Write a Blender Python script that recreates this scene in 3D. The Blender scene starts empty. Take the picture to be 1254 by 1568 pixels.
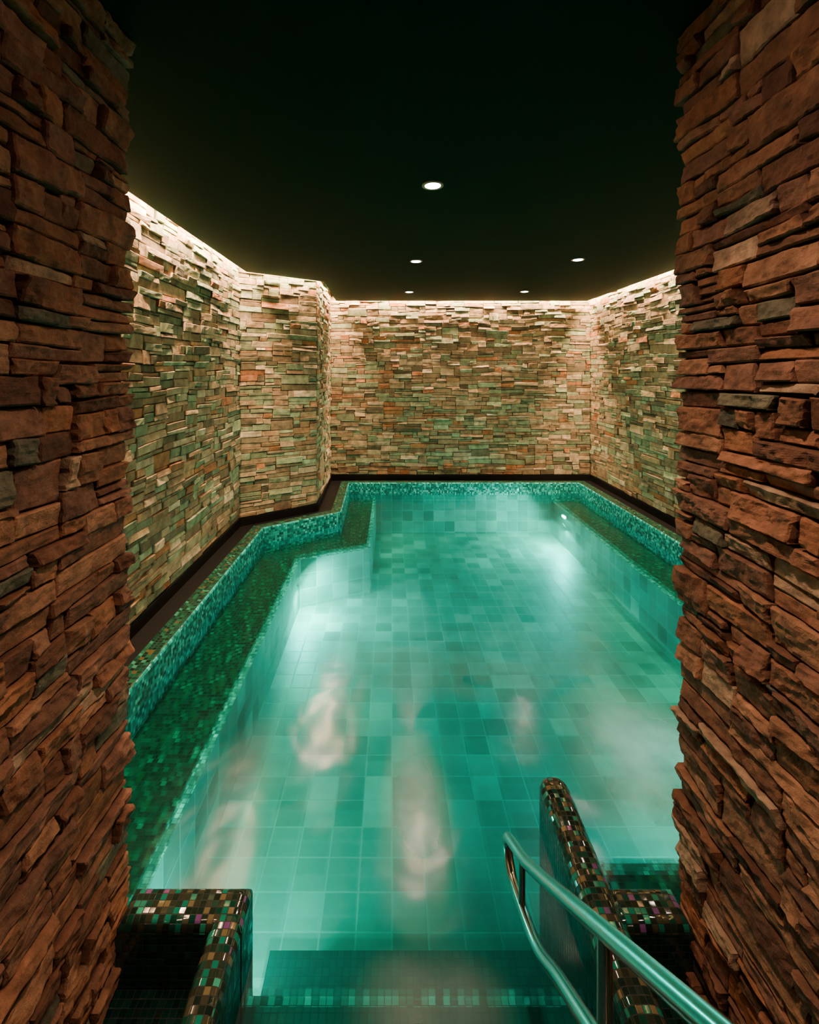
import bpy, bmesh, math, random
from mathutils import Vector, noise, Matrix

S = bpy.context.scene
F = 720.0
EYE = 1.5
CEIL = 2.5
ZW = -0.20      # water level
ZB = -0.30      # submerged bench
ZF = -0.75      # pool floor

# ------------------------------------------------------------------ helpers
def link(o):
    S.collection.objects.link(o); return o

def mesh_obj(name, verts, faces, mats, midx=None, uvs=None, cols=None, smooth=False):
    me = bpy.data.meshes.new(name)
    me.from_pydata(verts, [], faces)
    for m in mats: me.materials.append(m)
    if midx: me.polygons.foreach_set('material_index', midx)
    if smooth: me.polygons.foreach_set('use_smooth', [True]*len(faces))
    if cols:
        a = me.color_attributes.new('Col', 'FLOAT_COLOR', 'POINT')
        flat = []
        for c in cols: flat += [c[0], c[1], c[2], 1.0]
        a.data.foreach_set('color', flat)
    me.update()
    box_uv(me) if uvs is None else set_uv(me, uvs)
    return link(bpy.data.objects.new(name, me))

def set_uv(me, uvs):
    l = me.uv_layers.new(name='UVMap')
    for i, uv in enumerate(uvs): l.data[i].uv = uv

def box_uv(me):
    if len(me.polygons) > 20000: return
    l = me.uv_layers.new(name='UVMap')
    for p in me.polygons:
        n = p.normal
        ax = max(range(3), key=lambda i: abs(n[i]))
        for li in p.loop_indices:
            c = me.vertices[me.loops[li].vertex_index].co
            if ax == 2: uv = (c.x, c.y)
            elif ax == 1: uv = (c.x, c.z)
            else: uv = (c.y, c.z)
            l.data[li].uv = uv

def box_data(x0, x1, y0, y1, z0, z1):
    v = [(x0,y0,z0),(x1,y0,z0),(x1,y1,z0),(x0,y1,z0),(x0,y0,z1),(x1,y0,z1),(x1,y1,z1),(x0,y1,z1)]
    f = [(0,3,2,1),(4,5,6,7),(0,1,5,4),(1,2,6,5),(2,3,7,6),(3,0,4,7)]
    return v, f

def merge(parts):
    V, Fc, M = [], [], []
    for v, f, m in parts:
        o = len(V); V += list(v)
        Fc += [tuple(i+o for i in q) for q in f]; M += [m]*len(f)
    return V, Fc, M

# ------------------------------------------------------------------ materials
def new_mat(name):
    m = bpy.data.materials.new(name); m.use_nodes = True
    nt = m.node_tree; nt.nodes.clear()
    out = nt.nodes.new('ShaderNodeOutputMaterial')
    b = nt.nodes.new('ShaderNodeBsdfPrincipled')
    nt.links.new(b.outputs[0], out.inputs[0])
    return m, nt, b, out

def simple(name, col, rough=0.6, metal=0.0, bump=0.0, bscale=60, emis=None, estr=0, var=0.0, spec=.5):
    m, nt, b, out = new_mat(name)
    b.inputs['Base Color'].default_value = (*col, 1)
    b.inputs['Roughness'].default_value = rough
    b.inputs['Metallic'].default_value = metal
    b.inputs['Specular IOR Level'].default_value = spec
    tc = nt.nodes.new('ShaderNodeTexCoord')
    nz = nt.nodes.new('ShaderNodeTexNoise'); nz.inputs['Scale'].default_value = bscale
    nz.inputs['Detail'].default_value = 5
    nt.links.new(tc.outputs['Object'], nz.inputs['Vector'])
    if bump:
        bp = nt.nodes.new('ShaderNodeBump'); bp.inputs['Strength'].default_value = bump
        bp.inputs['Distance'].default_value = 0.01
        nt.links.new(nz.outputs[0], bp.inputs['Height']); nt.links.new(bp.outputs[0], b.inputs['Normal'])
    if var:
        mr = nt.nodes.new('ShaderNodeMapRange')
        mr.inputs['To Min'].default_value = max(0, rough-var); mr.inputs['To Max'].default_value = min(1, rough+var)
        nt.links.new(nz.outputs[0], mr.inputs[0]); nt.links.new(mr.outputs[0], b.inputs['Roughness'])
    if emis:
        b.inputs['Emission Color'].default_value = (*emis, 1)
        b.inputs['Emission Strength'].default_value = estr
    return m

def stone_mat(name, nscale, bstr):
    m, nt, b, out = new_mat(name)
    at = nt.nodes.new('ShaderNodeAttribute'); at.attribute_name = 'Col'
    tc = nt.nodes.new('ShaderNodeTexCoord')
    n1 = nt.nodes.new('ShaderNodeTexNoise'); n1.inputs['Scale'].default_value = nscale
    n1.inputs['Detail'].default_value = 8; n1.inputs['Roughness'].default_value = 0.65
    n2 = nt.nodes.new('ShaderNodeTexNoise'); n2.inputs['Scale'].default_value = nscale*5
    n2.inputs['Detail'].default_value = 6; n2.inputs['Roughness'].default_value = 0.7
    nt.links.new(tc.outputs['Object'], n1.inputs['Vector']); nt.links.new(tc.outputs['Object'], n2.inputs['Vector'])
    cr = nt.nodes.new('ShaderNodeValToRGB')
    cr.color_ramp.elements[0].position = 0.3; cr.color_ramp.elements[0].color = (0.45, 0.41, 0.38, 1)
    cr.color_ramp.elements[1].position = 0.72; cr.color_ramp.elements[1].color = (1.5, 1.42, 1.35, 1)
    nt.links.new(n1.outputs[0], cr.inputs[0])
    mx = nt.nodes.new('ShaderNodeMix'); mx.data_type = 'RGBA'; mx.blend_type = 'MULTIPLY'
    mx.inputs['Factor'].default_value = 1
    nt.links.new(at.outputs['Color'], mx.inputs['A']); nt.links.new(cr.outputs[0], mx.inputs['B'])
    nt.links.new(mx.outputs['Result'], b.inputs['Base Color'])
    ad = nt.nodes.new('ShaderNodeMath'); ad.operation = 'ADD'
    nt.links.new(n1.outputs[0], ad.inputs[0])
    ml = nt.nodes.new('ShaderNodeMath'); ml.operation = 'MULTIPLY'; ml.inputs[1].default_value = 0.5
    nt.links.new(n2.outputs[0], ml.inputs[0]); nt.links.new(ml.outputs[0], ad.inputs[1])
    bp = nt.nodes.new('ShaderNodeBump'); bp.inputs['Strength'].default_value = bstr; bp.inputs['Distance'].default_value = 0.012
    nt.links.new(ad.outputs[0], bp.inputs['Height']); nt.links.new(bp.outputs[0], b.inputs['Normal'])
    b.inputs['Roughness'].default_value = 0.78
    b.inputs['Specular IOR Level'].default_value = 0.3
    return m

def tile_mat(name, size, stops, grout, rough=0.15, gw=0.43, tilt=0.12, bump=0.5, constant=True, blotch=0.0):
    """square mosaic / tile grid driven by metre-scaled UVs, random colour per tile"""
    m, nt, b, out = new_mat(name)
    N, L = nt.nodes, nt.links
    uv = N.new('ShaderNodeUVMap'); uv.uv_map = 'UVMap'
    sc = N.new('ShaderNodeVectorMath'); sc.operation = 'SCALE'; sc.inputs['Scale'].default_value = 1/size
    L.new(uv.outputs[0], sc.inputs[0])
    fl = N.new('ShaderNodeVectorMath'); fl.operation = 'FLOOR'; L.new(sc.outputs[0], fl.inputs[0])
    wn = N.new('ShaderNodeTexWhiteNoise'); wn.noise_dimensions = '2D'; L.new(fl.outputs[0], wn.inputs['Vector'])
    cr = N.new('ShaderNodeValToRGB')
    cr.color_ramp.interpolation = 'CONSTANT' if constant else 'LINEAR'
    e = cr.color_ramp.elements
    e[0].position = stops[0][0]; e[0].color = (*stops[0][1], 1)
    e[1].position = stops[1][0]; e[1].color = (*stops[1][1], 1)
    for p, c in stops[2:]:
        k = e.new(p); k.color = (*c, 1)
    L.new(wn.outputs['Value'], cr.inputs[0])
    fr = N.new('ShaderNodeVectorMath'); fr.operation = 'FRACTION'; L.new(sc.outputs[0], fr.inputs[0])
    sb = N.new('ShaderNodeVectorMath'); sb.operation = 'SUBTRACT'; sb.inputs[1].default_value = (.5, .5, 0); L.new(fr.outputs[0], sb.inputs[0])
    ab = N.new('ShaderNodeVectorMath'); ab.operation = 'ABSOLUTE'; L.new(sb.outputs[0], ab.inputs[0])
    sp = N.new('ShaderNodeSeparateXYZ'); L.new(ab.outputs[0], sp.inputs[0])
    mxx = N.new('ShaderNodeMath'); mxx.operation = 'MAXIMUM'; L.new(sp.outputs[0], mxx.inputs[0]); L.new(sp.outputs[1], mxx.inputs[1])
    mr = N.new('ShaderNodeMapRange'); mr.inputs['From Min'].default_value = gw; mr.inputs['From Max'].default_value = gw+0.03
    L.new(mxx.outputs[0], mr.inputs[0])
    mix = N.new('ShaderNodeMix'); mix.data_type = 'RGBA'
    L.new(mr.outputs[0], mix.inputs['Factor']); L.new(cr.outputs[0], mix.inputs['A']); mix.inputs['B'].default_value = (*grout, 1)
    L.new(mix.outputs['Result'], b.inputs['Base Color'])
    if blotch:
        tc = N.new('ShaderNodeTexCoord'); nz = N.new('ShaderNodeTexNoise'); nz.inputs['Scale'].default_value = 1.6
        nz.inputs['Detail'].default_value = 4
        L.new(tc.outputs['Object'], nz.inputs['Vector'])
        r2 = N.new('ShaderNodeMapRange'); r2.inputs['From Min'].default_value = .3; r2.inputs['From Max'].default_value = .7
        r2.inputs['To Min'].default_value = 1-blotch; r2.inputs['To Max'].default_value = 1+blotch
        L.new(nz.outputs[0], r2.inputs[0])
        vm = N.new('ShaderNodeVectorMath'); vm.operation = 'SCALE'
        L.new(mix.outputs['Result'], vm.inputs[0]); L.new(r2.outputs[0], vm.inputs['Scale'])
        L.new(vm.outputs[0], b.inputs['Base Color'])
    rr = N.new('ShaderNodeMapRange'); rr.inputs['To Min'].default_value = rough; rr.inputs['To Max'].default_value = 0.8
    L.new(mr.outputs[0], rr.inputs[0]); L.new(rr.outputs[0], b.inputs['Roughness'])
    inv = N.new('ShaderNodeMath'); inv.operation = 'SUBTRACT'; inv.inputs[0].default_value = 1; L.new(mr.outputs[0], inv.inputs[1])
    bp = N.new('ShaderNodeBump'); bp.inputs['Strength'].default_value = bump; bp.inputs['Distance'].default_value = 0.002
    L.new(inv.outputs[0], bp.inputs['Height'])
    s2 = N.new('ShaderNodeVectorMath'); s2.operation = 'SUBTRACT'; s2.inputs[1].default_value = (.5, .5, .5); L.new(wn.outputs['Color'], s2.inputs[0])
    s3 = N.new('ShaderNodeVectorMath'); s3.operation = 'SCALE'; s3.inputs['Scale'].default_value = tilt; L.new(s2.outputs[0], s3.inputs[0])
    s4 = N.new('ShaderNodeVectorMath'); s4.operation = 'ADD'; L.new(bp.outputs[0], s4.inputs[0]); L.new(s3.outputs[0], s4.inputs[1])
    s5 = N.new('ShaderNodeVectorMath'); s5.operation = 'NORMALIZE'; L.new(s4.outputs[0], s5.inputs[0])
    L.new(s5.outputs[0], b.inputs['Normal'])
    return m

M_stone = stone_mat('ledge_stone', 14, 0.6)
M_stone_near = stone_mat('ledge_stone_rust', 18, 0.9)
M_ceil = simple('black_ceiling', (0.0004, 0.024, 0.014), 0.7, bump=0.05, bscale=8, spec=.03)
M_black = simple('black_gutter', (0.006, 0.006, 0.006), 0.45, spec=.2)
M_dark = simple('dark_plaster', (0.03, 0.022, 0.018), 0.8, bump=0.2)
M_steel = simple('brushed_steel', (0.5, 0.52, 0.5), 0.2, 1.0, var=0.06)
M_trim = simple('lamp_trim', (0.35, 0.33, 0.3), 0.4, 0.6)
M_lamp = simple('lamp_glow', (1, .9, .8), emis=(1, .78, .58), estr=300)
M_uw = simple('pool_lamp_lens', (.7, 1, .95), 0.2, emis=(.1, 1, .75), estr=2)
M_bench = tile_mat('mosaic_green', 0.024, [(0, (.002, .04, .02)), (.3, (.004, .07, .036)), (.55, (.002, .02, .011)), (.75, (.008, .11, .055)), (.88, (.09, .07, .018)), (.95, (.025, .22, .13))], (.006, .02, .014))
M_lip = tile_mat('mosaic_turquoise', 0.022, [(0, (.004, .27, .23)), (.3, (.008, .48, .43)), (.6, (.003, .14, .12)), (.85, (.05, .78, .70))], (.01, .12, .10), tilt=.35)
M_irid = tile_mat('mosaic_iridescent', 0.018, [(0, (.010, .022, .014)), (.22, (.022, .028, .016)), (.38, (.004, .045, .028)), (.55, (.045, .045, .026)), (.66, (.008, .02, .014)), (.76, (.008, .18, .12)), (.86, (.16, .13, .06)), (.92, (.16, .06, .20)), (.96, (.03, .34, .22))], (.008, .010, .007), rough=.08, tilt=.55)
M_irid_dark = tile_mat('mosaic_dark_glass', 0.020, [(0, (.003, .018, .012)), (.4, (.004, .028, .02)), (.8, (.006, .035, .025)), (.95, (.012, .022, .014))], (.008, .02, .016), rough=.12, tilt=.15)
M_step = tile_mat('mosaic_step', 0.024, [(0, (.002, .05, .042)), (.4, (.003, .065, .055)), (.8, (.003, .058, .05)), (.95, (.004, .08, .065))], (.003, .05, .042), rough=.4, tilt=.03, bump=.2)
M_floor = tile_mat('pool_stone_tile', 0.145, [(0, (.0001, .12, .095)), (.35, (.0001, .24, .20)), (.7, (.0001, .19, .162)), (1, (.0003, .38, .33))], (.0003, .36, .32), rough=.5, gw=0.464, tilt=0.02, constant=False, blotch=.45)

def water_mat():
    m = bpy.data.materials.new('pool_water'); m.use_nodes = True
    nt = m.node_tree; nt.nodes.clear(); N, L = nt.nodes, nt.links
    out = N.new('ShaderNodeOutputMaterial')
    tc = N.new('ShaderNodeTexCoord')
    n1 = N.new('ShaderNodeTexNoise'); n1.inputs['Scale'].default_value = 3.2; n1.inputs['Detail'].default_value = 2
    n1.inputs['Distortion'].default_value = .3
    L.new(tc.outputs['Object'], n1.inputs['Vector'])
    bp = N.new('ShaderNodeBump'); bp.inputs['Strength'].default_value = 0.22; bp.inputs['Distance'].default_value = 0.05
    L.new(n1.outputs[0], bp.inputs['Height'])
    fr = N.new('ShaderNodeFresnel'); fr.inputs['IOR'].default_value = 1.26; L.new(bp.outputs[0], fr.inputs['Normal'])
    gl = N.new('ShaderNodeBsdfGlossy'); gl.inputs['Roughness'].default_value = 0.17; L.new(bp.outputs[0], gl.inputs['Normal'])
    tint = (.02, .97, .92, 1)
    tr = N.new('ShaderNodeBsdfTransparent'); tr.inputs['Color'].default_value = tint
    rf = N.new('ShaderNodeBsdfRefraction'); rf.inputs['Color'].default_value = tint
    rf.inputs['IOR'].default_value = 1.08; rf.inputs['Roughness'].default_value = .25
    L.new(bp.outputs[0], rf.inputs['Normal'])
    m0 = N.new('ShaderNodeMixShader'); m0.inputs[0].default_value = .32
    L.new(tr.outputs[0], m0.inputs[1]); L.new(rf.outputs[0], m0.inputs[2])
    # churned, aerated water where the massage jets surface, plus lamp and wall reflections painted as pale patches (object space, metres)
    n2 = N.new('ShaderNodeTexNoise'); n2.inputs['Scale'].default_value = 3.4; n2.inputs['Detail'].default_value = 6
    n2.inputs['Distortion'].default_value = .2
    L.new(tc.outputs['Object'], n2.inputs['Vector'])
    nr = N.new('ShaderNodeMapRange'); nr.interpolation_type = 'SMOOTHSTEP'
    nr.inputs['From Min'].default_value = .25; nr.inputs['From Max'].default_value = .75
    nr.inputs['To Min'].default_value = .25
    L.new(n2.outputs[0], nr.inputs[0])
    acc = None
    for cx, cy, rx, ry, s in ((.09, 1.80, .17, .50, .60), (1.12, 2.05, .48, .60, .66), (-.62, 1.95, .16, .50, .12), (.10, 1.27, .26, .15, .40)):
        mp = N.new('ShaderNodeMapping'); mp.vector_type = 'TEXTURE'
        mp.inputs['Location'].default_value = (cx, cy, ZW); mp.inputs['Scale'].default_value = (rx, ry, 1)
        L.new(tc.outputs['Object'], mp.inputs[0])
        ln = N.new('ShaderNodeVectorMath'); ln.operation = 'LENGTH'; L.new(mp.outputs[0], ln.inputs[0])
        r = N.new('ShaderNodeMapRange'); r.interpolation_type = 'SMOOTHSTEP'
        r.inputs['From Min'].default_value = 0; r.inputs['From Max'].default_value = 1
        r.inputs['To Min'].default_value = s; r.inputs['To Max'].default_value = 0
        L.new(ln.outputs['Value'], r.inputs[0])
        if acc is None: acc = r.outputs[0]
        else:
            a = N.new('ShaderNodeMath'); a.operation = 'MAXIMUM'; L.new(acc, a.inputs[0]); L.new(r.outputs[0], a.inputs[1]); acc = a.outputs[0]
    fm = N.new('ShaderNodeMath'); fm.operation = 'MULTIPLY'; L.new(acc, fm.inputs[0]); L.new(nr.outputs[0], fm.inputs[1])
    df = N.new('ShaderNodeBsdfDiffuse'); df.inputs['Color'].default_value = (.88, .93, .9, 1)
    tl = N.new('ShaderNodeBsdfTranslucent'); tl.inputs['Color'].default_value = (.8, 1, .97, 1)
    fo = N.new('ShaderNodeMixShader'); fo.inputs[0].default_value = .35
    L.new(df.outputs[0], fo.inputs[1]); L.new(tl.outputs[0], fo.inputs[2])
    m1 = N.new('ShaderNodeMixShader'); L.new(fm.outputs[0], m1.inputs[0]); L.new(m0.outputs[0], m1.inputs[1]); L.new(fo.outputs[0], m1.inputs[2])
    mx = N.new('ShaderNodeMixShader')
    L.new(fr.outputs[0], mx.inputs[0]); L.new(m1.outputs[0], mx.inputs[1]); L.new(gl.outputs[0], mx.inputs[2])
    L.new(mx.outputs[0], out.inputs[0])
    return m
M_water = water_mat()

# ------------------------------------------------------------------ dry-stacked stone generator
PAL_FAR = [((.36,.27,.155),4),((.45,.35,.21),3),((.53,.44,.29),2),((.40,.18,.075),1.1),((.23,.28,.16),3.2),((.30,.37,.22),2.6),((.16,.14,.08),1.5),((.28,.20,.115),3),((.42,.27,.14),1.2)]
PAL_NEAR = [((.24,.108,.062),5),((.15,.064,.038),3),((.32,.16,.095),3),((.21,.10,.066),4),((.38,.25,.17),1.3),((.14,.13,.09),.9),((.28,.12,.060),3)]

def stones(origin, d, nrm, length, z0, z1, seed, hr=(.026,.070), wr=(.09,.34), dr=(.006,.029), nu=7, nv=4, pal=PAL_FAR, over=0.0, chip=0.4, gr=(.0008,.0025)):
    R = random.Random(seed)
    cw = 0.02
    nc = max(2, int(round(length/cw))); cw = length/nc
    H = [z0]*nc
    V, Fc, C = [], [], []
    pc = [p[0] for p in pal]; pw = [p[1] for p in pal]
    ox, oy = origin; dx, dy = d; nx, ny = nrm
    rects = []
    while True:
        i0 = min(range(nc), key=lambda i: H[i])
        lo = H[i0]
        if lo >= z1-0.005: break
        a = i0
        while a > 0 and abs(H[a-1]-lo) < 1e-4: a -= 1
        b = i0
        while b < nc-1 and abs(H[b+1]-lo) < 1e-4: b += 1
        run = b-a+1
        h = R.uniform(*hr)
        if R.random() < .1: h *= 1.5
        want = max(3, int(R.uniform(*wr)/cw * (0.7+0.5*R.random())))
        mn = max(3, int(wr[0]/cw))
        if run - want < mn: want = run
        if want > int(wr[1]*1.3/cw): want = run//2
        want = min(want, run)
        fromleft = R.random() < .5
        s, e = (a, a+want-1) if fromleft else (b-want+1, b)
        top = lo+h
        for nb in (H[s-1] if s > 0 else None, H[e+1] if e < nc-1 else None):
            if nb is not None and nb > lo+.02 and (abs(nb-top) < .018 or want*cw < .08):
                top = nb; break
        top = min(top, z1)
        if z1-top < .02: top = z1
        for k in range(s, e+1): H[k] = top
        rects.append((s*cw, (e+1)*cw, lo, top, s == 0, e == nc-1))
    for (u0, u1, v0, v1, eL, eR) in rects:
        dep = R.uniform(*dr)
        if v1-v0 < .03: dep *= .8
        if over:
            if eR: u1 += R.uniform(-.2, 1)*over
            if eL: u0 -= R.uniform(-.2, 1)*over
        col = Vector(R.choices(pc, pw)[0]) * R.uniform(.7, 1.22)
        g = R.uniform(*gr)
        tl = [R.uniform(-.005, .005) for _ in range(8)]
        tiltu, tiltv = R.uniform(-.25, .25)*dep, R.uniform(-.3, .3)*dep
        base = len(V)
        rnd = R.uniform(0, 100)
        eu = min(.12, .004/(u1-u0)); ev = min(.2, .004/(v1-v0))
        us = [0, eu]+[eu+(1-2*eu)*k/(nu-2) for k in range(1, nu-2)]+[1-eu, 1]
        vs = [0, ev]+[ev+(1-2*ev)*k/(nv-2) for k in range(1, nv-2)]+[1-ev, 1]
        for j, t in enumerate(vs):
            for i, s_ in enumerate(us):
                uu = u0+g+(u1-u0-2*g)*s_
                vv = v0+g+(v1-v0-2*g)*t
                uu += (tl[0]*(1-s_)*(1-t)+tl[1]*s_*(1-t)+tl[2]*(1-s_)*t+tl[3]*s_*t)
                vv += .7*(tl[4]*(1-s_)*(1-t)+tl[5]*s_*(1-t)+tl[6]*(1-s_)*t+tl[7]*s_*t)
                q = Vector((uu*14+rnd, vv*22, rnd))
                n1 = noise.noise(q)
                n2 = noise.noise(Vector((uu*55, vv*70+rnd, 3.3)))
                w = dep*(1+.5*chip*n1+chip*.35*n2)+tiltu*(s_-.5)*2+tiltv*(t-.5)*2
                border = (i == 0 or j == 0 or i == len(us)-1 or j == len(vs)-1)
                if border:
                    w -= .004+.25*dep*max(0, n2)
                    uu += .004*n2; vv += .003*n1
                vv2 = vv + .018*noise.noise(Vector((uu*1.7, vv*2.3, seed*1.7))) * max(0, min(1, (vv-z0)*8, (z1-vv)*8))
                w = max(w, .003)
                V.append((ox+dx*uu+nx*w, oy+dy*uu+ny*w, vv2))
                C.append(col)
        W = len(us); Hh = len(vs)
        for j in range(Hh-1):
            for i in range(W-1):
                q = base+j*W+i
                Fc.append((q, q+1, q+W+1, q+W))
        ring = [base+i for i in range(W)]+[base+j*W+W-1 for j in range(1, Hh)]+[base+(Hh-1)*W+i for i in range(W-2, -1, -1)]+[base+j*W for j in range(Hh-2, 0, -1)]
        sb = len(V)
        for r in ring:
            x, y, z = V[r]
            dd = (x-ox)*nx+(y-oy)*ny
            V.append((x-nx*(dd+.01), y-ny*(dd+.01), z)); C.append(col*.5)
        n = len(ring)
        for k in range(n):
            k2 = (k+1) % n
            Fc.append((ring[k], sb+k, sb+k2, ring[k2]))
    if dx*ny-dy*nx > 0:
        Fc = [tuple(reversed(f)) for f in Fc]
    b0 = len(V)
    for w in (0.0, -.12):
        for (uu, vv) in ((0, z0), (length, z0), (length, z1), (0, z1)):
            V.append((ox+dx*uu+nx*w, oy+dy*uu+ny*w, vv)); C.append(Vector((.03, .02, .013)))
    Fc += [tuple(b0+i for i in f) for f in ((0,1,2,3),(7,6,5,4),(0,4,5,1),(1,5,6,2),(2,6,7,3),(3,7,4,0))]
    return V, Fc, C

def stone_wall(name, p0, p1, side, z0, z1, seed, **k):
    d = Vector((p1[0]-p0[0], p1[1]-p0[1])); L = d.length; d.normalize()
    n = Vector((-d.y, d.x))*side
    V, Fc, C = stones(p0, (d.x, d.y), (n.x, n.y), L, z0, z1, seed, **k)
    return mesh_obj(name, V, Fc, [M_stone], cols=C)

# room plan
A = (-1.57, 1.42); B = (-1.57, 4.80); Cc = (-.86, 5.33); D = (-.90, 6.82); E = (2.89, 6.82); G = (2.89, 1.42)
WT = 2.70
stone_wall('wall_left', A, B, -1, 0, WT, 11)
stone_wall('wall_alcove', B, Cc, -1, 0, WT, 12)
stone_wall('wall_alcove_side', Cc, D, -1, 0, WT, 13)
stone_wall('wall_back', D, E, -1, 0, WT, 14)
stone_wall('wall_right', E, G, -1, 0, WT, 15)

# pillars that frame the opening
JL, JR, JY, J0 = -.79, .86, 1.42, -.25
def pillar(name, parts, box):
    V, Fc, C = [], [], []
    for v, f, c in parts:
        o = len(V); V += v; Fc += [tuple(i+o for i in q) for q in f]; C += c
    v, f = box_data(*box); o = len(V); V += v; Fc += [tuple(i+o for i in q) for q in f]; C += [Vector((.03,.02,.013))]*8
    return mesh_obj(name, V, Fc, [M_stone_near], cols=C)
near = dict(hr=(.020,.072), wr=(.06,.28), dr=(.012,.034), nu=20, nv=9, pal=PAL_NEAR, chip=.7, gr=(.001,.004))
lowr = dict(hr=(.045,.10), wr=(.09,.30), dr=(.01,.03), nu=6, nv=4, pal=PAL_FAR)
zb = -.28
pillar('stone_pillar', [
    stones((JL-.028, J0), (0, 1), (1, 0), JY-J0, zb, WT, 31, over=.02, **near),
    stones((-1.57, JY-.03), (1, 0), (0, 1), 1.57+JL-.05, 0, WT, 32, **lowr),
    stones((-1.57, J0+.03), (1, 0), (0, -1), 1.57+JL-.05, -.02, WT, 33, **lowr)],
    (-1.57, JL-.05, J0+.05, JY-.05, -1.0, WT))
pillar('stone_pillar', [
    stones((JR+.028, J0), (0, 1), (-1, 0), JY-J0, zb, WT, 41, over=.02, **near),
    stones((JR+.05, JY-.03), (1, 0), (0, 1), 2.84-JR, 0, WT, 42, **lowr),
    stones((JR+.05, J0+.03), (1, 0), (0, -1), 2.84-JR, -.02, WT, 43, **lowr)],
    (JR+.05, 2.89, J0+.05, JY-.05, -1.0, WT))

# ------------------------------------------------------------------ ceiling (dropped slab with cove gap) + roof
def offset_path(pts, off):
    segs = []
    for i in range(len(pts)-1):
        a, b = Vector(pts[i]), Vector(pts[i+1]); d = (b-a).normalized(); n = Vector((d.y, -d.x))
        segs.append((a+n*off, d))
    out = [segs[0][0]]
    for i in range(len(segs)-1):
        (p, d), (q, e) = segs[i], segs[i+1]
        t = ((q-p).x*e.y-(q-p).y*e.x)/(d.x*e.y-d.y*e.x)
        out.append(p+d*t)
    last = Vector(pts[-1]); d = segs[-1][1]; n = Vector((d.y, -d.x)); out.append(last+n*off)
    return out
PATH = [A, B, Cc, D, E, G]
gap = offset_path(PATH, .10)
def prism(poly, z0, z1):
    n = len(poly)
    v = [(p[0], p[1], z0) for p in poly]+[(p[0], p[1], z1) for p in poly]
    f = [tuple(range(n)), tuple(reversed(range(n, 2*n)))]
    f += [(i, i+n, (i+1) % n+n, (i+1) % n) for i in range(n)]
    return v, f
poly = [(gap[0].x, JY+.02)]+[(p.x, p.y) for p in gap[1:-1]]+[(gap[-1].x, JY+.02)]
poly += [(JR+.06, JY+.02), (JR+.06, -2.2), (JL-.06, -2.2), (JL-.06, JY+.02)]
v, f = prism(poly, CEIL, CEIL+.02)
v2, f2 = box_data(-1.75, 3.05, -2.3, 7.0, WT, WT+.06)
V_, F_, M_ = merge([(v, f, 0), (v2, f2, 0)])
mesh_obj('ceiling', V_, F_, [M_ceil], M_)

for nm, bx in (('wall_corridor_left', (-1.69, -1.57, -2.3, J0-.02, -.1, WT)), ('wall_corridor_right', (2.89, 3.0, -2.3, J0-.02, -.1, WT)), ('wall_corridor_back', (-1.57, 2.89, -2.3, -2.2, -.1, WT))):
    v, f = box_data(*bx); mesh_obj(nm, v, f, [M_dark])

# ------------------------------------------------------------------ pool rim, gutter, bench
def strip(path, prof, name, mats, pm=None):
    V, Fc, UV, MI = [], [], [], []
    rows = [offset_path(path, o) for o, z in prof]
    cum = [0]
    for i in range(len(path)-1): cum.append(cum[-1]+(Vector(path[i+1])-Vector(path[i])).length)
    pv = [0]
    for i in range(len(prof)-1): pv.append(pv[-1]+math.hypot(prof[i+1][0]-prof[i][0], prof[i+1][1]-prof[i][1]))
    n = len(path)
    for r, (o, z) in zip(rows, prof):
        V += [(p.x, p.y, z) for p in r]
    for j in range(len(prof)-1):
        for i in range(n-1):
            Fc.append((j*n+i, (j+1)*n+i, (j+1)*n+i+1, j*n+i+1))
            MI.append(pm[j] if pm else 0)
            UV += [(cum[i], pv[j]), (cum[i], pv[j+1]), (cum[i+1], pv[j+1]), (cum[i+1], pv[j])]
    return mesh_obj(name, V, Fc, mats, MI, uvs=UV)
strip(PATH, [(-.1, .0), (.03, .0), (.03, -.085), (.185, -.085)], 'trim_gutter', [M_black])
strip(PATH, [(.18, -.12), (.18, -.055), (.185, -.05), (.288, -.05), (.297, -.054), (.302, -.064), (.302, -.31)], 'pool_rim', [M_bench, M_lip], [0, 0, 0, 1, 1, 1])  # inner face paler: light off the water put into its mosaic colour

Op = offset_path(PATH, .30)
XL = -.845; YC1, YC2 = 4.47, 4.76; XC = -.22; XRt = 2.21; YFs = 1.72; YB = 6.512
I = [(XL, 1.40), (XL-.03, YC1), (XC, YC2), (XC, 6.52)]
nb = .04
Inos = [(XL-nb, 1.40), (XL-.03-nb, YC1+nb), (XC-nb, YC2+nb), (XC-nb, 6.52)]
V, Fc, Mi = [], [], []
def quad(a, b, c, d, m):
    o = len(V); V.extend([a, b, c, d]); Fc.append((o, o+1, o+2, o+3)); Mi.append(m)
def z(p, zz): return (p[0], p[1], zz)
OL = [(Op[0].x, 1.40), Op[1], Op[2], Op[3]]
for i in range(3):
    quad(z(OL[i], ZB), z(Inos[i], ZB), z(Inos[i+1], ZB), z(OL[i+1], ZB), 0)
    quad(z(Inos[i], ZB), z(I[i], ZB), z(I[i+1], ZB), z(Inos[i+1], ZB), 1)
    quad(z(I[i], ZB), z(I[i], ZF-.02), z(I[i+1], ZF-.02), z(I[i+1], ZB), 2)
mesh_obj('pool_bench', V, Fc, [M_bench, M_lip, M_floor], Mi)
V, Fc, Mi = [], [], []
XR = Op[4].x
quad((XRt+nb, 6.52, ZB), (XR, 6.52, ZB), (XR, 1.40, ZB), (XRt+nb, 1.40, ZB), 0)
quad((XRt, 6.52, ZB), (XRt+nb, 6.52, ZB), (XRt+nb, YFs, ZB), (XRt, YFs, ZB), 1)
quad((XRt, 6.52, ZB), (XRt, YFs, ZB), (XRt, YFs, ZF-.02), (XRt, 6.52, ZF-.02), 2)
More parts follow.
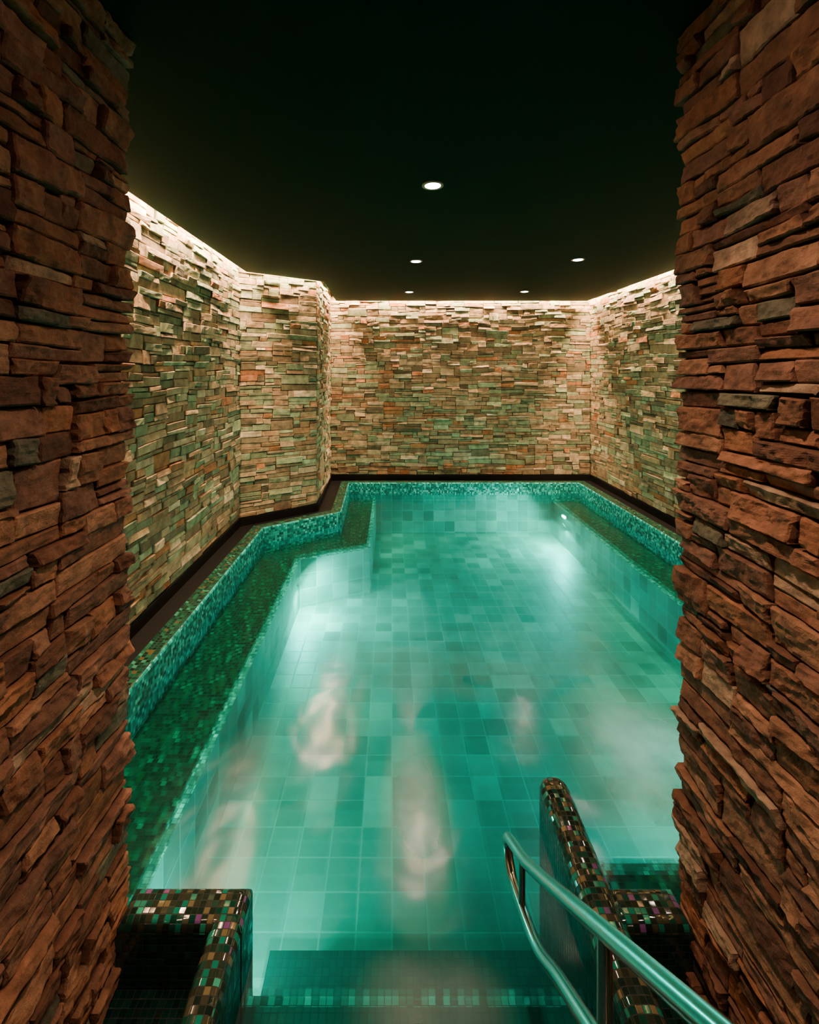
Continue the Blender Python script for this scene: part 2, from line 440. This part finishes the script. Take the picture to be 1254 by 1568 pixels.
quad((.66, YFs-nb, ZB), (XRt+nb, YFs-nb, ZB), (XRt+nb, 1.40, ZB), (.66, 1.40, ZB), 0)
quad((.66, YFs, ZB), (XRt+nb, YFs, ZB), (XRt+nb, YFs-nb, ZB), (.66, YFs-nb, ZB), 1)
quad((.66, YFs, ZB), (.66, YFs, ZF-.02), (XRt, YFs, ZF-.02), (XRt, YFs, ZB), 2)
quad((XC, YB, ZW-.02), (XRt, YB, ZW-.02), (XRt, YB, ZF-.02), (XC, YB, ZF-.02), 2)
mesh_obj('pool_bench', V, Fc, [M_bench, M_lip, M_floor], Mi)
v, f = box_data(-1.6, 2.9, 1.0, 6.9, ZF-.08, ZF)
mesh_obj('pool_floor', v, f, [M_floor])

W = offset_path(PATH, .303)
wp = [(W[0].x, 1.42)]+[(p.x, p.y) for p in W[1:-1]]+[(W[-1].x, 1.42)]+[(.58, 1.42), (.58, 1.0), (-.43, 1.0), (-.43, 1.42)]
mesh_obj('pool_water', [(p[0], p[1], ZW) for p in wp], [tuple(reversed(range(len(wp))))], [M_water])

# ------------------------------------------------------------------ entry steps
parts = []
def addbox(bx, m=0): v, f = box_data(*bx); parts.append((v, f, m))
steps = [(.45, .75, -.13), (.75, 1.08, -.27), (1.08, 1.43, -.40), (1.43, 1.68, -.57)]
for n_, (y0, y1, zt) in enumerate(steps):
    addbox((-.435, .575, y0, y1-.025, -.83, zt), 0)
    addbox((-.435, .575, y1-.025, y1, -.83, zt), 2 if n_ == 2 else 1)
V, Fc, Mi = merge(parts)
mesh_obj('pool_steps', V, Fc, [M_step, M_step, M_lip], Mi)
v, f = box_data(-1.57, 2.89, -2.3, .45, -.1, 0.0)
mesh_obj('floor', v, f, [M_irid_dark])

def round_box(bx, r, ends=(), rv=None):
    v, f = box_data(*bx)
    bm = bmesh.new(); vs = [bm.verts.new(p) for p in v]
    for q in f: bm.faces.new([vs[i] for i in q])
    bm.normal_update()
    x0, x1, y0, y1, z0, z1 = bx
    if ends:
        es = []
        for e in bm.edges:
            a, b = e.verts
            if abs(a.co.z-b.co.z) > 1e-4 and ('y1' in ends) and abs(a.co.y-y1) < 1e-5: es.append(e)
        bmesh.ops.bevel(bm, geom=es, offset=rv, segments=8, affect='EDGES', profile=.5)
    es = [e for e in bm.edges if all(abs(w.co.z-z1) < 1e-5 for w in e.verts)]
    bmesh.ops.bevel(bm, geom=es, offset=r, segments=6, affect='EDGES', profile=.5)
    bm.verts.index_update()
    V = [tuple(w.co) for w in bm.verts]; Fq = [tuple(w.index for w in q.verts) for q in bm.faces]
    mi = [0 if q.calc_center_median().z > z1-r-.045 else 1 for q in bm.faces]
    bm.free()
    return V, Fq, mi
def mosaic(name, boxes):
    V, Fc, Mi = [], [], []
    for v, f, m in boxes:
        o = len(V); V += v; Fc += [tuple(i+o for i in q) for q in f]; Mi += m
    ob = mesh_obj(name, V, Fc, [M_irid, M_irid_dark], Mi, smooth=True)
    md = ob.modifiers.new('edge', 'EDGE_SPLIT'); md.split_angle = math.radians(35)
    return ob
ZP = -.10
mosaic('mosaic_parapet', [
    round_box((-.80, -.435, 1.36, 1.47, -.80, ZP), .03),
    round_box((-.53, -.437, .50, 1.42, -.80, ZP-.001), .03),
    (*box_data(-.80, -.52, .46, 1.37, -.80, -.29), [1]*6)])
mosaic('mosaic_parapet', [
    round_box((.575, .69, .50, 1.88, -.80, ZP), .04, ('y1',), .056),
    round_box((.66, .875, 1.36, 1.47, -.80, ZP-.001), .03),
    (*box_data(.68, .875, .46, 1.37, -.80, -.29), [1]*6)])

# ------------------------------------------------------------------ handrail
def catmull(P, n=8):
    P = [Vector(p) for p in P]; out = []
    for i in range(len(P)-1):
        p0 = P[max(i-1, 0)]; p1 = P[i]; p2 = P[i+1]; p3 = P[min(i+2, len(P)-1)]
        for k in range(n):
            t = k/n
            out.append(.5*((2*p1)+(-p0+p2)*t+(2*p0-5*p1+4*p2-p3)*t*t+(-p0+3*p1-3*p2+p3)*t**3))
    out.append(P[-1]); return out
def tube(P, r, seg=20):
    V, Fc = [], []
    for i, p in enumerate(P):
        t = (P[min(i+1, len(P)-1)]-P[max(i-1, 0)]).normalized()
        a = Vector((1, 0, 0)) if abs(t.x) < .9 else Vector((0, 1, 0))
        s = (a-t*a.dot(t)).normalized(); u = t.cross(s)
        for k in range(seg):
            an = 2*math.pi*k/seg
            V.append(tuple(p+s*math.cos(an)*r+u*math.sin(an)*r))
    for i in range(len(P)-1):
        for k in range(seg):
            k2 = (k+1) % seg
            Fc.append((i*seg+k, i*seg+k2, (i+1)*seg+k2, (i+1)*seg+k))
    Fc.append(tuple(reversed(range(seg)))); Fc.append(tuple(range((len(P)-1)*seg, len(P)*seg)))
    return V, Fc
k = .964; XH = .400
def hp(d, h): return (XH, d*k, EYE-h*k)
loop = [hp(.30, .60), hp(.45, .72), hp(.80, 1.0), hp(1.15, 1.28), hp(1.45, 1.515), hp(1.58, 1.60), hp(1.67, 1.66), hp(1.69, 1.70), hp(1.655, 1.74), hp(1.58, 1.74), hp(1.344, 1.646), hp(1.17, 1.51), hp(.99, 1.377), hp(.60, 1.09), hp(.30, .86)]
def cyl(a, b, r): return tube([Vector(a), Vector(b)], r)
parts = []
v, f = tube(catmull(loop), .0165); parts.append((v, f, 0))
pt = Vector(hp(.917, 1.10))
v, f = cyl(pt, (XH, pt.y, -.268), .014); parts.append((v, f, 0))
v, f = cyl((XH, pt.y, -.269), (XH, pt.y, -.26), .04); parts.append((v, f, 0))
a = Vector(hp(1.50, 1.555)); b = Vector(hp(1.50, 1.72))
v, f = cyl(a, b, .010); parts.append((v, f, 0))
p2 = Vector(hp(.34, .64)); v, f = cyl(p2, (XH, p2.y, 0.0), .014); parts.append((v, f, 0))
v, f = cyl((XH, p2.y, 0), (XH, p2.y, .01), .04); parts.append((v, f, 0))
V, Fc, Mi = merge(parts)
hr_ = mesh_obj('handrail', V, Fc, [M_steel], Mi, smooth=True)
md = hr_.modifiers.new('edge', 'EDGE_SPLIT'); md.split_angle = math.radians(40)

# ------------------------------------------------------------------ lights
def light(name, typ, loc, energy, col, parent=None, **kw):
    l = bpy.data.lights.new(name, typ); l.energy = energy; l.color = col
    for a_, b_ in kw.items():
        if a_ != 'rot': setattr(l, a_, b_)
    o = bpy.data.objects.new(name, l); o.location = loc
    if 'rot' in kw: o.rotation_euler = kw['rot']
    if parent: o.parent = parent
    return link(o)
WARM = (1, .63, .37)
def disc(c, r, n=24, zoff=0):
    return [(c[0]+r*math.cos(2*math.pi*i/n), c[1]+r*math.sin(2*math.pi*i/n), c[2]+zoff) for i in range(n)]
def ring_mesh(r0, r1, zt, zb_, n=28):
    V = disc((0,0,0), r0, n, zb_)+disc((0,0,0), r1, n, zb_)+disc((0,0,0), r1, n, zt)+disc((0,0,0), r0, n, zt)
    Fc = []
    for a_ in range(4):
        b_ = (a_+1) % 4
        for i in range(n):
            j = (i+1) % n
            Fc.append((a_*n+i, a_*n+j, b_*n+j, b_*n+i))
    return V, Fc
def downlight(x, y, e, cone=130, bl=.8):
    em = link(bpy.data.objects.new('ceiling_downlight', None)); em.location = (x, y, CEIL)
    v, f = ring_mesh(.042, .058, 0, -.006)
    o = mesh_obj('trim_ring', v, f, [M_trim]); o.parent = em
    o = mesh_obj('lens', disc((0,0,0), .042, 28, -.002), [tuple(reversed(range(28)))], [M_lamp]); o.parent = em
    light('lamp', 'SPOT', (0, 0, -.02), e, (1, .68, .45), em, spot_size=math.radians(cone), spot_blend=bl, shadow_soft_size=.038)
downlight(.22, .85, 92, 112, 1.0)
for x, y, e in ((.22, 2.53, 52), (.22, 4.28, 46), (.22, 5.95, 22), (1.67, 4.22, 34), (1.67, 5.92, 22), (.22, -.9, 45)):
    downlight(x, y, e)

cove = offset_path(PATH, .07)
em = link(bpy.data.objects.new('cove_led_strip', None))
for i in range(5):
    a, b = cove[i], cove[i+1]; L_ = (b-a).length-.04; c = (a+b)/2
    ang = math.atan2((b-a).y, (b-a).x)
    light('led_run_%d' % i, 'AREA', (c.x, c.y, 2.575), 58*L_, WARM, em, shape='RECTANGLE', size=L_, size_y=.03, rot=(0, 0, ang))

TEAL = (.0, 1, .86)
def uw(loc, target, e, col=TEAL, r=.03):
    em = link(bpy.data.objects.new('underwater_light', None)); em.location = loc
    d = (Vector(target)-Vector(loc)).normalized()
    em.rotation_euler = d.to_track_quat('-Z', 'Y').to_euler()
    v, f = ring_mesh(r, r+.008, .02, -.003); o = mesh_obj('bezel', v, f, [M_floor], smooth=False); o.parent = em
    o = mesh_obj('lens', disc((0,0,0), r, 28, 0), [tuple(reversed(range(28)))], [M_uw]); o.parent = em
    light('lamp', 'AREA', (0, 0, -.008), e, col, em, shape='DISK', size=2*r)
uw((-.84, 4.32, -.45), (-.20, 4.25, -.85), 46)
uw((2.18, 5.95, -.45), (1.45, 5.85, -.88), 48)
uw((1.35, 1.76, -.50), (1.4, 2.9, -.8), 15)
uw((-.64, 1.50, -.42), (-.35, 3.2, -.75), 8)

w = bpy.data.worlds.new('world'); S.world = w; w.use_nodes = True
w.node_tree.nodes['Background'].inputs[0].default_value = (.02, .015, .01, 1)
w.node_tree.nodes['Background'].inputs[1].default_value = .2

cam = bpy.data.cameras.new('camera'); co = link(bpy.data.objects.new('camera', cam))
cam.sensor_fit = 'HORIZONTAL'; cam.sensor_width = 36; cam.lens = F/1254*36
cam.shift_x = 27/1254; cam.shift_y = -216/1254
cam.clip_start = .02
co.location = (0, 0, EYE); co.rotation_euler = (math.pi/2, 0, 0)
S.camera = co
